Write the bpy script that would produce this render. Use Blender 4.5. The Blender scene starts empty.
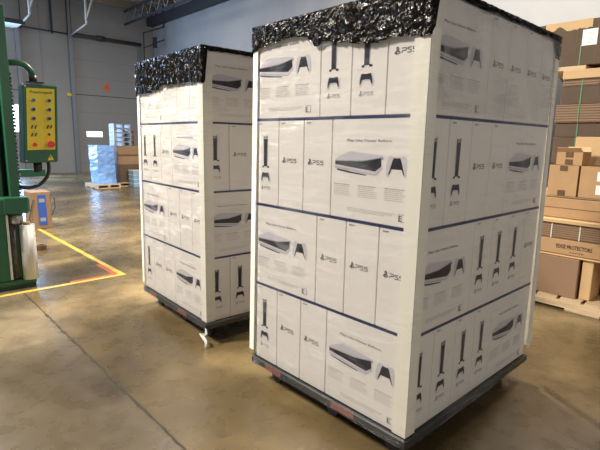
import bpy, math, random
from mathutils import Vector, Matrix
random.seed(7)
sc = bpy.context.scene
COL = sc.collection
PI = math.pi

# ------------------------------------------------------------ materials
def mat(name, col=(.8, .8, .8), rough=.5, metal=0., var=0., vscale=8., bump=0., bscale=60., emit=None, estr=0., spec=.5, stretch=(1, 1, 1), coat=0.):
    m = bpy.data.materials.new(name); m.use_nodes = True
    nt = m.node_tree; N = nt.nodes; L = nt.links
    b = N['Principled BSDF']
    b.inputs['Base Color'].default_value = (*col, 1)
    b.inputs['Roughness'].default_value = rough
    b.inputs['Metallic'].default_value = metal
    b.inputs['Specular IOR Level'].default_value = spec
    b.inputs['Coat Weight'].default_value = coat
    if emit:
        b.inputs['Emission Color'].default_value = (*emit, 1); b.inputs['Emission Strength'].default_value = estr
    if var or bump:
        tc = N.new('ShaderNodeTexCoord'); mp = N.new('ShaderNodeMapping'); L.new(tc.outputs['Object'], mp.inputs[0])
        mp.inputs['Scale'].default_value = stretch
    if var:
        n = N.new('ShaderNodeTexNoise'); n.inputs['Scale'].default_value = vscale; n.inputs['Detail'].default_value = 5
        L.new(mp.outputs[0], n.inputs[0])
        r = N.new('ShaderNodeMapRange'); r.inputs['From Min'].default_value = .3; r.inputs['From Max'].default_value = .7
        r.inputs['To Min'].default_value = 1 - var; r.inputs['To Max'].default_value = 1 + var
        L.new(n.outputs[0], r.inputs[0])
        v = N.new('ShaderNodeVectorMath'); v.operation = 'SCALE'; v.inputs[0].default_value = col
        L.new(r.outputs[0], v.inputs['Scale']); L.new(v.outputs[0], b.inputs['Base Color'])
    if bump:
        n2 = N.new('ShaderNodeTexNoise'); n2.inputs['Scale'].default_value = bscale; n2.inputs['Detail'].default_value = 4
        L.new(mp.outputs[0], n2.inputs[0])
        bp = N.new('ShaderNodeBump'); bp.inputs['Strength'].default_value = bump; bp.inputs['Distance'].default_value = .02
        L.new(n2.outputs[0], bp.inputs['Height']); L.new(bp.outputs[0], b.inputs['Normal'])
    return m

M = {}
M['white'] = mat('carton_white', (.84, .81, .77), .42, var=.02, vscale=3)
M['blue'] = mat('carton_blue', (.025, .038, .12), .4)
M['ink'] = mat('ink_black', (.02, .021, .03), .35)
M['inkgrey'] = mat('ink_grey', (.30, .30, .33), .5)
M['fine'] = mat('ink_light_grey', (.56, .55, .55), .5)
M['shell'] = mat('ink_lavender', (.62, .60, .66), .45)
M['shade'] = mat('ink_mid_grey', (.36, .35, .40), .45)
M['board'] = mat('board_cream', (.88, .86, .76), .5, var=.02, vscale=5)
M['deck'] = mat('deck_black', (.02, .021, .022), .45)
M['rubber'] = mat('rubber', (.012, .012, .012), .6)
M['steel'] = mat('steel', (.35, .36, .37), .35, metal=.9)
M['redtape'] = mat('tape_red', (.38, .12, .10), .4)
M['silvertape'] = mat('tape_silver', (.5, .5, .48), .35)
M['green'] = mat('machine_green', (.014, .105, .05), .38, var=.06)
M['greendark'] = mat('machine_green_dark', (.008, .05, .03), .4)
M['yellow'] = mat('panel_yellow', (.78, .64, .04), .45)
M['red'] = mat('button_red', (.7, .03, .02), .4)
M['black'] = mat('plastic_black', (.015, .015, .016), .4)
M['rollwhite'] = mat('roll_white', (.62, .62, .58), .3)
M['rolldark'] = mat('roll_dark', (.10, .10, .09), .15, var=.5, vscale=20, stretch=(6, 6, 1))
M['kraft'] = mat('kraft', (.44, .27, .13), .75, var=.07, vscale=6)
M['kraftlight'] = mat('kraft_light', (.60, .40, .20), .75, var=.06, vscale=6)
M['kraftbrown'] = mat('kraft_brown', (.27, .165, .095), .7, var=.08, vscale=5)
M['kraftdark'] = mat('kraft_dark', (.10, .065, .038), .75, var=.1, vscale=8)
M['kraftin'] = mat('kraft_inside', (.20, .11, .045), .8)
M['tapebrown'] = mat('tape_brown', (.12, .065, .03), .4)
M['paper'] = mat('paper', (.8, .8, .82), .5)
M['wood'] = mat('pallet_wood', (.62, .46, .28), .75, var=.2, vscale=5, stretch=(1, 8, 8))
M['strapgreen'] = mat('strap_green', (.08, .28, .12), .4)
M['strapwhite'] = mat('strap_white', (.7, .68, .62), .4)
M['tapeyellow'] = mat('floor_tape_yellow', (.46, .36, .06), .5, var=.12, vscale=5)
M['tapered'] = mat('floor_tape_red', (.42, .09, .04), .5)
M['joint'] = mat('joint_dark', (.035, .028, .02), .8)
M['wallgrey'] = mat('wall_grey', (.31, .305, .30), .8, var=.05, vscale=1.2)
M['doorgrey'] = mat('door_grey', (.28, .275, .275), .65, var=.04, vscale=1)
M['seam'] = mat('door_seam', (.24, .24, .25), .7)
M['trackgrey'] = mat('track_grey', (.22, .24, .27), .5, metal=.4)
M['trackpale'] = mat('track_pale', (.5, .47, .42), .5)
M['orange'] = mat('number_orange', (.75, .12, .03), .6)
M['beam'] = mat('beam_dark', (.035, .035, .04), .6)
M['joist'] = mat('joist_tan', (.30, .24, .17), .7)
M['bluewrap'] = mat('wrap_blue', (.22, .42, .85), .30, var=.3, vscale=6, bump=.5, bscale=9)
M['greyplastic'] = mat('tray_grey', (.24, .25, .28), .5)
M['bluecrate'] = mat('crate_blue', (.22, .40, .60), .5)
M['labelblue'] = mat('label_blue', (.03, .10, .42), .5)

def wall2_mat():
    m = mat('wall_blue_grey', (.30, .33, .38), .8)
    nt = m.node_tree; N = nt.nodes; L = nt.links; b = N['Principled BSDF']
    tc = N.new('ShaderNodeTexCoord'); n = N.new('ShaderNodeTexNoise'); n.inputs['Scale'].default_value = .9; n.inputs['Detail'].default_value = 6
    L.new(tc.outputs['Object'], n.inputs[0])
    r = N.new('ShaderNodeValToRGB'); r.color_ramp.elements[0].position = .35; r.color_ramp.elements[1].position = .7
    r.color_ramp.elements[0].color = (.27, .275, .285, 1); r.color_ramp.elements[1].color = (.33, .33, .335, 1)
    L.new(n.outputs[0], r.inputs[0]); L.new(r.outputs[0], b.inputs['Base Color'])
    return m
M['wall2'] = wall2_mat()

def floor_mat():
    m = bpy.data.materials.new('sealed_concrete'); m.use_nodes = True
    nt = m.node_tree; N = nt.nodes; L = nt.links; b = N['Principled BSDF']
    tc = N.new('ShaderNodeTexCoord')
    def noise(scale, det, dist=0., st=None):
        n = N.new('ShaderNodeTexNoise'); n.inputs['Scale'].default_value = scale; n.inputs['Detail'].default_value = det; n.inputs['Distortion'].default_value = dist
        if st:
            mp = N.new('ShaderNodeMapping'); mp.inputs['Scale'].default_value = st; mp.inputs['Rotation'].default_value = (0, 0, .5)
            L.new(tc.outputs['Object'], mp.inputs[0]); L.new(mp.outputs[0], n.inputs[0])
        else: L.new(tc.outputs['Object'], n.inputs[0])
        return n
    n1 = noise(.9, 5, .3)
    r1 = N.new('ShaderNodeValToRGB'); e = r1.color_ramp.elements
    e[0].position = .30; e[0].color = (.052, .036, .015, 1)
    e[1].position = .72; e[1].color = (.36, .265, .125, 1)
    c = r1.color_ramp.elements.new(.52); c.color = (.145, .104, .048, 1)
    L.new(n1.outputs[0], r1.inputs[0])
    n2 = noise(9, 10, .2)
    r2 = N.new('ShaderNodeMapRange'); r2.inputs['From Min'].default_value = .3; r2.inputs['From Max'].default_value = .7; r2.inputs['To Min'].default_value = .88; r2.inputs['To Max'].default_value = 1.12
    L.new(n2.outputs[0], r2.inputs[0])
    v = N.new('ShaderNodeVectorMath'); v.operation = 'SCALE'; L.new(r1.outputs[0], v.inputs[0]); L.new(r2.outputs[0], v.inputs['Scale'])
    # greyer slab on the near side of the control joint
    sx = N.new('ShaderNodeSeparateXYZ'); L.new(tc.outputs['Object'], sx.inputs[0])
    gt = N.new('ShaderNodeMath'); gt.operation = 'LESS_THAN'; gt.inputs[1].default_value = -.57; L.new(sx.outputs['Y'], gt.inputs[0])
    mul = N.new('ShaderNodeMath'); mul.operation = 'MULTIPLY'; mul.inputs[1].default_value = .8; L.new(gt.outputs[0], mul.inputs[0])
    hsv = N.new('ShaderNodeHueSaturation'); hsv.inputs['Saturation'].default_value = .68; hsv.inputs['Value'].default_value = .95
    L.new(v.outputs[0], hsv.inputs['Color'])
    mx = N.new('ShaderNodeMix'); mx.data_type = 'RGBA'; L.new(mul.outputs[0], mx.inputs['Factor']); L.new(v.outputs[0], mx.inputs[6]); L.new(hsv.outputs[0], mx.inputs[7])
    # dark scuffs
    n3 = noise(3.2, 6, 1.5); r3 = N.new('ShaderNodeMapRange'); r3.inputs['From Min'].default_value = .62; r3.inputs['From Max'].default_value = .74; r3.inputs['To Max'].default_value = .55
    L.new(n3.outputs[0], r3.inputs[0])
    mx2 = N.new('ShaderNodeMix'); mx2.data_type = 'RGBA'; L.new(r3.outputs[0], mx2.inputs['Factor']); L.new(mx.outputs[2], mx2.inputs[6]); mx2.inputs[7].default_value = (.09, .075, .05, 1)
    L.new(mx2.outputs[2], b.inputs['Base Color'])
    rr = N.new('ShaderNodeMapRange'); rr.inputs['From Min'].default_value = .35; rr.inputs['From Max'].default_value = .65; rr.inputs['To Min'].default_value = .25; rr.inputs['To Max'].default_value = .32
    L.new(n2.outputs[0], rr.inputs[0]); L.new(rr.outputs[0], b.inputs['Roughness'])
    b.inputs['Specular IOR Level'].default_value = .75
    bp = N.new('ShaderNodeBump'); bp.inputs['Strength'].default_value = .02; bp.inputs['Distance'].default_value = .01
    L.new(n2.outputs[0], bp.inputs['Height']); L.new(bp.outputs[0], b.inputs['Normal'])
    return m
M['floor'] = floor_mat()

def film_clear(name, base=.05, streak=.30, tint=(.93, .94, .96)):
    """thin clear stretch film: mostly see-through, milky where it bunches, glossy wrinkles"""
    m = bpy.data.materials.new(name); m.use_nodes = True
    nt = m.node_tree; N = nt.nodes; L = nt.links
    for n in list(N): N.remove(n)
    out = N.new('ShaderNodeOutputMaterial'); tc = N.new('ShaderNodeTexCoord')
    def noise(sc_, st, det=4, dist=.6):
        mp = N.new('ShaderNodeMapping'); mp.inputs['Scale'].default_value = st; mp.inputs['Rotation'].default_value = (0.12, .1, 0)
        L.new(tc.outputs['Object'], mp.inputs[0]); n = N.new('ShaderNodeTexNoise'); n.inputs['Scale'].default_value = sc_; n.inputs['Detail'].default_value = det; n.inputs['Distortion'].default_value = dist
        L.new(mp.outputs[0], n.inputs[0]); return n
    na = noise(5, (1, 1, 6)); nb = noise(2.2, (1.2, 1.2, 1.8), 3, .3)
    bp = N.new('ShaderNodeBump'); bp.inputs['Strength'].default_value = .35; bp.inputs['Distance'].default_value = .012; L.new(na.outputs[0], bp.inputs['Height'])
    bp2 = N.new('ShaderNodeBump'); bp2.inputs['Strength'].default_value = .5; bp2.inputs['Distance'].default_value = .05; L.new(nb.outputs[0], bp2.inputs['Height']); L.new(bp.outputs[0], bp2.inputs['Normal'])
    tr = N.new('ShaderNodeBsdfTransparent'); tr.inputs[0].default_value = (.985, .985, .985, 1)
    df = N.new('ShaderNodeBsdfDiffuse'); df.inputs[0].default_value = (*tint, 1)
    gl = N.new('ShaderNodeBsdfGlossy'); gl.inputs['Roughness'].default_value = .16; gl.inputs[0].default_value = (1, 1, 1, 1)
    L.new(bp2.outputs[0], gl.inputs['Normal'])
    mul = N.new('ShaderNodeMath'); mul.operation = 'MULTIPLY'; L.new(na.outputs[0], mul.inputs[0]); L.new(nb.outputs[0], mul.inputs[1])
    rg = N.new('ShaderNodeMapRange'); rg.inputs['From Min'].default_value = .26; rg.inputs['From Max'].default_value = .42; rg.inputs['To Min'].default_value = base; rg.inputs['To Max'].default_value = streak
    L.new(mul.outputs[0], rg.inputs[0])
    m1 = N.new('ShaderNodeMixShader'); L.new(rg.outputs[0], m1.inputs[0]); L.new(tr.outputs[0], m1.inputs[1]); L.new(df.outputs[0], m1.inputs[2])
    fr = N.new('ShaderNodeFresnel'); fr.inputs['IOR'].default_value = 1.45; L.new(bp2.outputs[0], fr.inputs['Normal'])
    fm = N.new('ShaderNodeMath'); fm.operation = 'MULTIPLY'; fm.inputs[1].default_value = .55; L.new(fr.outputs[0], fm.inputs[0])
    m2 = N.new('ShaderNodeMixShader'); L.new(fm.outputs[0], m2.inputs[0]); L.new(m1.outputs[0], m2.inputs[1]); L.new(gl.outputs[0], m2.inputs[2])
    L.new(m2.outputs[0], out.inputs[0])
    return m
M['film'] = film_clear('clear_stretch_film', .0, .11)
M['filmhaze'] = film_clear('clear_stretch_film_doubled', .10, .55, (.5, .5, .51))
M['hem'] = film_clear('clear_stretch_film_hem', .15, .9, (.17, .175, .18))

def film_black():
    m = mat('black_stretch_film', (.007, .0055, .004), .14, spec=.17)
    nt = m.node_tree; N = nt.nodes; L = nt.links; b = N['Principled BSDF']
    tc = N.new('ShaderNodeTexCoord')
    v = N.new('ShaderNodeTexNoise'); v.inputs['Scale'].default_value = 20; v.inputs['Detail'].default_value = 3; v.inputs['Distortion'].default_value = .8
    L.new(tc.outputs['Object'], v.inputs[0])
    w_ = N.new('ShaderNodeTexVoronoi'); w_.feature = 'DISTANCE_TO_EDGE'; w_.inputs['Scale'].default_value = 15
    ad = N.new('ShaderNodeVectorMath'); ad.operation = 'ADD'; sc_ = N.new('ShaderNodeVectorMath'); sc_.operation = 'SCALE'; sc_.inputs['Scale'].default_value = .06
    L.new(v.outputs['Color'], sc_.inputs[0]); L.new(tc.outputs['Object'], ad.inputs[0]); L.new(sc_.outputs[0], ad.inputs[1]); L.new(ad.outputs[0], w_.inputs['Vector'])
    b1 = N.new('ShaderNodeBump'); b1.inputs['Strength'].default_value = .9; b1.inputs['Distance'].default_value = .03; L.new(v.outputs[0], b1.inputs['Height'])
    b2 = N.new('ShaderNodeBump'); b2.inputs['Strength'].default_value = .7; b2.inputs['Distance'].default_value = .03; L.new(w_.outputs[0], b2.inputs['Height']); L.new(b1.outputs[0], b2.inputs['Normal'])
    L.new(b2.outputs[0], b.inputs['Normal'])
    return m
M['filmblack'] = film_black()

# ------------------------------------------------------------ mesh helpers
class MB:
    def __init__(s): s.v = []; s.f = []; s.mi = []; s.mats = []; s.sm = []
    def _m(s, m):
        m = M[m] if isinstance(m, str) else m
        if m not in s.mats: s.mats.append(m)
        return s.mats.index(m)
    def quad(s, pts, m, smooth=False):
        k = len(s.v); s.v += [tuple(p) for p in pts]; s.f.append(tuple(range(k, k + len(pts)))); s.mi.append(s._m(m)); s.sm.append(smooth)
    def box(s, a, b, m, top=None, bevel=0):
        x0, y0, z0 = a; x1, y1, z1 = b; i = bevel
        if i <= 0:
            P = [(x0, y0, z0), (x1, y0, z0), (x1, y1, z0), (x0, y1, z0), (x0, y0, z1), (x1, y0, z1), (x1, y1, z1), (x0, y1, z1)]
            k = len(s.v); s.v += P
            F = [(3, 2, 1, 0), (4, 5, 6, 7), (0, 1, 5, 4), (1, 2, 6, 5), (2, 3, 7, 6), (3, 0, 4, 7)]
            for j, f in enumerate(F):
                s.f.append(tuple(k + q for q in f)); s.mi.append(s._m(top if (top and j == 1) else m)); s.sm.append(False)
            return
        # chamfered vertical edges and rims
        def ring(z, ins):
            X0, X1, Y0, Y1 = x0 + ins, x1 - ins, y0 + ins, y1 - ins; c = i
            return [(X0 + c, Y0, z), (X1 - c, Y0, z), (X1, Y0 + c, z), (X1, Y1 - c, z), (X1 - c, Y1, z), (X0 + c, Y1, z), (X0, Y1 - c, z), (X0, Y0 + c, z)]
        R = [ring(z0, i), ring(z0 + i, 0), ring(z1 - i, 0), ring(z1, i)]
        k = len(s.v)
        for r in R: s.v += r
        for q in range(3):
            for j in range(8):
                a_, b_ = k + q * 8 + j, k + q * 8 + (j + 1) % 8
                s.f.append((a_, b_, b_ + 8, a_ + 8)); s.mi.append(s._m(m)); s.sm.append(False)
        s.f.append(tuple(k + j for j in reversed(range(8)))); s.mi.append(s._m(m)); s.sm.append(False)
        s.f.append(tuple(k + 24 + j for j in range(8))); s.mi.append(s._m(top or m)); s.sm.append(False)
    def tube(s, pts, r, m, n=10, cap=True):
        pts = [Vector(p) for p in pts]; k = len(s.v); mm = s._m(m)
        R = r if isinstance(r, (list, tuple)) else [r] * len(pts)
        up = Vector((0, 0, 1))
        t0 = (pts[1] - pts[0]).normalized()
        if abs(t0.z) > .9: up = Vector((1, 0, 0))
        u = t0.cross(up).normalized()
        for i, p in enumerate(pts):
            a = pts[max(i - 1, 0)]; b = pts[min(i + 1, len(pts) - 1)]
            t = (b - a).normalized(); u = (u - t * u.dot(t)).normalized(); w = t.cross(u)
            for j in range(n):
                an = 2 * PI * j / n; s.v.append(tuple(p + (u * math.cos(an) + w * math.sin(an)) * R[i]))
        for i in range(len(pts) - 1):
            for j in range(n):
                a = k + i * n + j; b = k + i * n + (j + 1) % n
                s.f.append((a, b, b + n, a + n)); s.mi.append(mm); s.sm.append(True)
        if cap:
            s.f.append(tuple(k + j for j in reversed(range(n)))); s.mi.append(mm); s.sm.append(False)
            q = k + (len(pts) - 1) * n; s.f.append(tuple(q + j for j in range(n))); s.mi.append(mm); s.sm.append(False)
    def mesh(s, name):
        me = bpy.data.meshes.new(name); me.from_pydata(s.v, [], s.f)
        for m in s.mats: me.materials.append(m)
        me.polygons.foreach_set('material_index', s.mi); me.polygons.foreach_set('use_smooth', s.sm); me.update()
        return me
    def build(s, name, parent=None, loc=None, rz=0):
        return put(s.mesh(name), name, parent, loc, rz)
def put(me, name, parent=None, loc=None, rz=0):
    o = bpy.data.objects.new(name, me); COL.objects.link(o)
    if parent: o.parent = parent
    if loc: o.location = loc
    o.rotation_euler = (0, 0, rz)
    return o
def empty(name, loc=(0, 0, 0), rz=0):
    o = bpy.data.objects.new(name, None); COL.objects.link(o); o.location = loc; o.rotation_euler = (0, 0, rz); o.empty_display_size = .1
    return o
def tag(o, label, cat, group=None, kind=None):
    o['label'] = label; o['category'] = cat
    if group: o['group'] = group
    if kind: o['kind'] = kind
    return o
def struct(o): o['kind'] = 'structure'; return o

def text_geo(txt, size):
    """outline font -> (verts, faces) in the xy plane, left aligned at 0"""
    cu = bpy.data.curves.new('t', 'FONT'); cu.body = txt; cu.size = size; cu.resolution_u = 2; cu.offset = .022
    o = bpy.data.objects.new('t', cu); COL.objects.link(o)
    dg = bpy.context.evaluated_depsgraph_get(); dg.update()
    me = bpy.data.meshes.new_from_object(o.evaluated_get(dg))
    V = [tuple(v.co) for v in me.vertices]; F = [tuple(p.vertices) for p in me.polygons]
    bpy.data.objects.remove(o); bpy.data.curves.remove(cu); bpy.data.meshes.remove(me)
    return V, F
def add_text(mb, txt, fn, width, mname, height=None):
    """fn maps (x right, y up) metres -> 3D"""
    V, F = text_geo(txt, 1)
    x0 = min(v[0] for v in V); x1 = max(v[0] for v in V); y0 = min(v[1] for v in V); y1 = max(v[1] for v in V)
    sx = width / (x1 - x0); sy = sx if height is None else height / (y1 - y0)
    k = len(mb.v); mm = mb._m(mname)
    mb.v += [tuple(fn((v[0] - x0) * sx, (v[1] - y0) * sy)) for v in V]
    for f in F: mb.f.append(tuple(k + i for i in f)); mb.mi.append(mm); mb.sm.append(False)

# ------------------------------------------------------------ setting
FX0, FX1, FY0, FY1 = -16.4, 6., -6., 7.04
CEIL = 5.9
b = MB(); b.box((FX0, FY0, -.1), (FX1, FY1, 0), 'floor'); struct(b.build('floor'))
b = MB(); b.box((FX0 - .2, FY0, -.1), (FX0, FY1 + .2, CEIL), 'wallgrey')
for y in (3.15,): b.box((FX0, y, 0), (FX0 + .012, y + .02, CEIL), 'doorgrey')
struct(b.build('wall_left'))
b = MB(); b.box((FX0, FY1, -.1), (FX1, FY1 + .2, CEIL), 'wall2'); struct(b.build('wall_back'))
b = MB(); b.box((FX0 - .2, FY0, CEIL), (FX1, FY1 + .2, CEIL + .1), 'joist')
for k in range(7):
    x = -16.1 + k * 1.3
    b.box((x, FY0, CEIL - .22), (x + .09, FY1, CEIL), 'joist')
struct(b.build('ceiling'))
b = MB(); b.box((FX0, FY1 - .25, 5.28), (FX1, FY1, 5.55), 'beam'); struct(b.build('beam'))
# steel roof joist with web struts near the corner
b = MB()
for y in (5.9,):
    b.box((-16.3, y, CEIL - .32), (-9, y + .06, CEIL - .25), 'beam'); b.box((-16.3, y, CEIL - .75), (-9, y + .06, CEIL - .69), 'beam')
    for k in range(12):
        x = -16.2 + k * .6
        b.tube([(x, y + .03, CEIL - .72), (x + .3, y + .03, CEIL - .28), (x + .6, y + .03, CEIL - .72)], .018, 'trackgrey', 6)
struct(b.build('beam'))

def dock_door(y0, y1, ztop, win, name):
    t = empty(name, (FX0, 0, 0)); struct(t)
    p = MB(); z = 0; k = 0
    while z < ztop - .01:
        z1 = min(z + (.33 if k == 0 else .58), ztop); p.box((.01, y0, z + .012), (.05, y1, z1 - .006), 'doorgrey')
        p.box((.005, y0, z - .012), (.052, y1, z + .012), 'beam' if abs(z - 2.65) < .05 else 'seam'); z = z1; k += 1
    p.build('door_panel', t)
    m = MB()
    for y in (y0, y1): m.box((.0, y - .06, 0), (.14, y + .06, ztop + .1), 'trackgrey')
    m.build('door_frame', t)
    if win:
        w = MB(); w.box((.04, win[0], win[2]), (.056, win[1], win[3]), mat('window_daylight', (.8, .9, 1), .3, emit=(.85, .93, 1), estr=3)); w.build('window_pane', t)
    return t
d4 = dock_door(4.05, 6.42, 4.5, (4.42, 4.95, 1.24, 1.42), 'door_4')
m = MB(); add_text(m, '4', lambda x, y: (.056, 5.05 + x, 2.80 + y), .24, 'orange', .34); m.build('door_number', d4)
m = MB(); m.tube([(.2, 4.1, 4.56), (.2, 6.45, 4.56)], .055, 'beam'); m.tube([(.2, 4.9, 4.56), (.2, 5.15, 4.56)], .085, 'beam'); m.build('torsion_spring', d4)
d3 = dock_door(-.6, 2.5, 4.46, (2.05, 2.38, 1.35, 2.2), 'door_3')
m = MB(); m.box((.02, -.6, 4.50), (.75, 2.5, 4.53), mat('raised_panel_daylight_glow', (.62, .74, .85), .4, emit=(.6, .75, .9), estr=.5)); m.build('raised_panel', d3)  # daylight on the raised section put in as pale colour and emission
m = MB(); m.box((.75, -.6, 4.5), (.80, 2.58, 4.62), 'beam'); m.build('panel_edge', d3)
# hanging door tracks and their braces
def tracks(name, y, z, x1):
    m = MB(); x1 += FX0
    m.tube([(FX0 + .1, y, z), (x1, y, z + .12)], .03, 'trackpale', 8)
    m.tube([(x1, y, z + .12), (x1, y, CEIL)], .035, 'trackpale', 8)
    m.tube([(x1, y, z + .25), (x1 + .1, y + .35, CEIL)], .03, 'trackpale', 8)
    return struct(m.build(name))
tracks('trim_1', 4.1, 4.55, 1.55); tracks('trim_2', 2.55, 4.55, 1.5)
m = MB(); m.tube([(FX0 + .1, 2.5, 4.58), (FX0 + .1, 4.05, 4.56)], .022, 'beam', 6); struct(m.build('trim_3'))
m = MB()
for y, r in ((3.5, .035), (2.62, .015), (3.98, .02), (4.1, .012)): m.tube([(FX0 + .12, y, 4.5), (FX0 + .12, y, CEIL)], r, 'beam', 6)
struct(m.build('trim_4'))
m = MB(); X = -15.5
m.tube([(X, 6.24, 3.0), (X, 6.24, 4.84), (X, 7.0, 5.15), (X, 7.0, CEIL)], .028, 'beam', 6); m.tube([(X, 6.24, 4.34), (X, 7.0, 4.72)], .022, 'beam', 6)
m.box((X - .05, 6.6, 4.4), (X + .05, 6.72, 4.75), 'beam')
struct(m.build('trim_5'))
m = MB(); m.tube([(-14.0, 5.2, 5.45), (-14.0, 6.2, 5.75)], .04, 'rollwhite', 8); tag(m.build('hanging_pipe'), 'pale slanting tube hanging under the ceiling near the corner', 'pipe')
t = tag(empty('wall_handle', (FX0 + .02, 3.95, 2.62)), 'small yellow pull handle on the grey wall beside the numbered door', 'handle')
m = MB(); m.box((0, -.08, -.05), (.06, .08, .05), 'yellow', bevel=.01); m.build('grip', t)
m = MB(); m.tube([(.03, .05, 0), (.03, .08, -.2)], .012, 'black', 6); m.build('cord', t)

# control joint and floor tape
m = MB(); rj = random.Random(11); xs = [FX0 + .04 * k for k in range(int((FX1 - FX0) / .04))]; pv = None
for x in xs:
    c_ = (x, -.572 + rj.uniform(-.002, .002), .004 + rj.random() ** 3 * .009, .004 + rj.random() ** 3 * .006)
    if pv: m.quad([(pv[0], pv[1] - pv[2], .0015), (c_[0], c_[1] - c_[2], .0015), (c_[0], c_[1] + c_[3], .0015), (pv[0], pv[1] + pv[3], .0015)], 'joint')
    pv = c_
struct(m.build('trim_6'))
def tape(name, x0, y0, x1, y1, mt, label, z=.002):
    m = MB(); m.box((x0, y0, .0005), (x1, y1, z), mt); return tag(m.build(name), label, 'floor tape')
tape('floor_tape', -3.285, -2.2, -3.235, .265, 'tapeyellow', 'yellow floor tape running in front of the green wrapping machine')
tape('floor_tape', -8.5, .215, -3.285, .265, 'tapeyellow', 'yellow floor tape running back from the corner toward the blue-labelled carton')
tape('floor_tape', -3.335, -.20, -3.29, .21, 'tapered', 'red floor tape strip inside the front run of yellow tape')
tape('floor_tape', -3.75, .165, -3.34, .21, 'tapered', 'red floor tape strip inside the corner of the rearward yellow tape')

# ------------------------------------------------------------ white console cartons
W, NW, H = .428, .168, .404
LX = W + 3 * NW; LY = W + 4 * NW
Z0 = .135
g = .0012
# carton body: centre-bottom origin, big face toward -y, narrow faces at +x / -x
bm = MB(); bm.box((-W / 2 + g, -NW / 2 + g, .0005), (W / 2 - g, NW / 2 - g, H - .0005), 'white', bevel=.0025)
BODY = bm.mesh('carton')
bm = MB()
def bandmesh():
    e = .0005; z0 = H - .0105; z1 = H + .0003
    x0, x1, y0, y1 = -W / 2 + g - e, W / 2 - g + e, -NW / 2 + g - e, NW / 2 - g + e
    bm.box((x0, y0, z0), (x1, y1, z1), 'blue')
bandmesh(); BAND = bm.mesh('blue_band')

def face(kind):
    """(u right 0..1, v down 0..1, d mm proud) -> local point on one side of the carton"""
    if kind == 'big':
        w = W; return w, (lambda u, v, d=0: (-W / 2 + u * W, -NW / 2 + g - .0009 - d, H * (1 - v)))
    if kind == 'con':
        w = NW; return w, (lambda u, v, d=0: (W / 2 - g + .0009 + d, -NW / 2 + u * NW, H * (1 - v)))
    w = NW; return w, (lambda u, v, d=0: (-W / 2 + g - .0009 - d, NW / 2 - u * NW, H * (1 - v)))

def poly(mb, fn, pts, m, d=0.): mb.quad([fn(u, v, d) for u, v in pts], m)
def stroke(mb, P, a, b_, th, m):
    """thin line between 2D points, P maps 2D metres to 3D"""
    ax, ay = a; bx, by = b_; L_ = math.hypot(bx - ax, by - ay) or 1e-9; nx, ny = -(by - ay) / L_ * th / 2, (bx - ax) / L_ * th / 2
    mb.quad([P(ax - nx, ay - ny), P(bx - nx, by - ny), P(bx + nx, by + ny), P(ax + nx, ay + ny)], m)
def polyline(mb, P, pts, th, m):
    for a, b_ in zip(pts, pts[1:]): stroke(mb, P, a, b_, th, m)

def logo_mesh(kind, u, v, size, mname):
    """family symbol (upright P over a flat S) followed by the letters P S 5, total width = size"""
    w, fn = face(kind); mb = MB()
    s = size / 4.6
    P = lambda x, y: fn(u + x * s / w, v - y * s / H, .0002)
    # symbol, 1.1 high
    polyline(mb, P, [(.40, -.15), (.40, 1.05), (.62, .98), (.78, .80), (.76, .58), (.64, .52), (.55, .55)], .16, mname)
    polyline(mb, P, [(.36, .40), (.05, .22), (.02, .08), (.20, .02), (.36, .08)], .13, mname)
    polyline(mb, P, [(.58, .34), (.85, .36), (1.05, .24), (.98, .10), (.58, -.04)], .13, mname)
    t = .12
    polyline(mb, P, [(1.35, .78), (2.15, .78), (2.25, .70), (2.25, .45), (2.15, .38), (1.55, .38), (1.45, .30), (1.45, .02)], t, mname)
    polyline(mb, P, [(3.25, .78), (2.60, .78), (2.50, .70), (2.50, .62), (2.60, .52), (3.10, .40), (3.20, .30), (3.20, .12), (3.10, .03), (2.45, .03)], t, mname)
    polyline(mb, P, [(4.35, .78), (3.60, .78), (3.52, .70), (3.52, .46), (4.15, .46), (4.30, .38), (4.30, .12), (4.18, .03), (3.50, .03)], t, mname)
    return mb.mesh('logo')

def fine_lines(mb, fn, w, u0, u1, v0, v1, rows, rnd, m='fine', th=.0022, head=True):
    for r in range(rows):
        v = v0 + (v1 - v0) * r / max(rows - 1, 1); u = u0; end = u1 - (rnd.random() * .25 * (u1 - u0))
        while u < end:
            l = rnd.uniform(.006, .02) / w; e = min(u + l, end)
            h = th / H; mb.quad([fn(u, v, .0001), fn(u, v - h, .0001), fn(e, v - h, .0001), fn(e, v, .0001)], 'inkgrey' if (head and r == 0) else m)
            u = e + .003 / w

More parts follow.
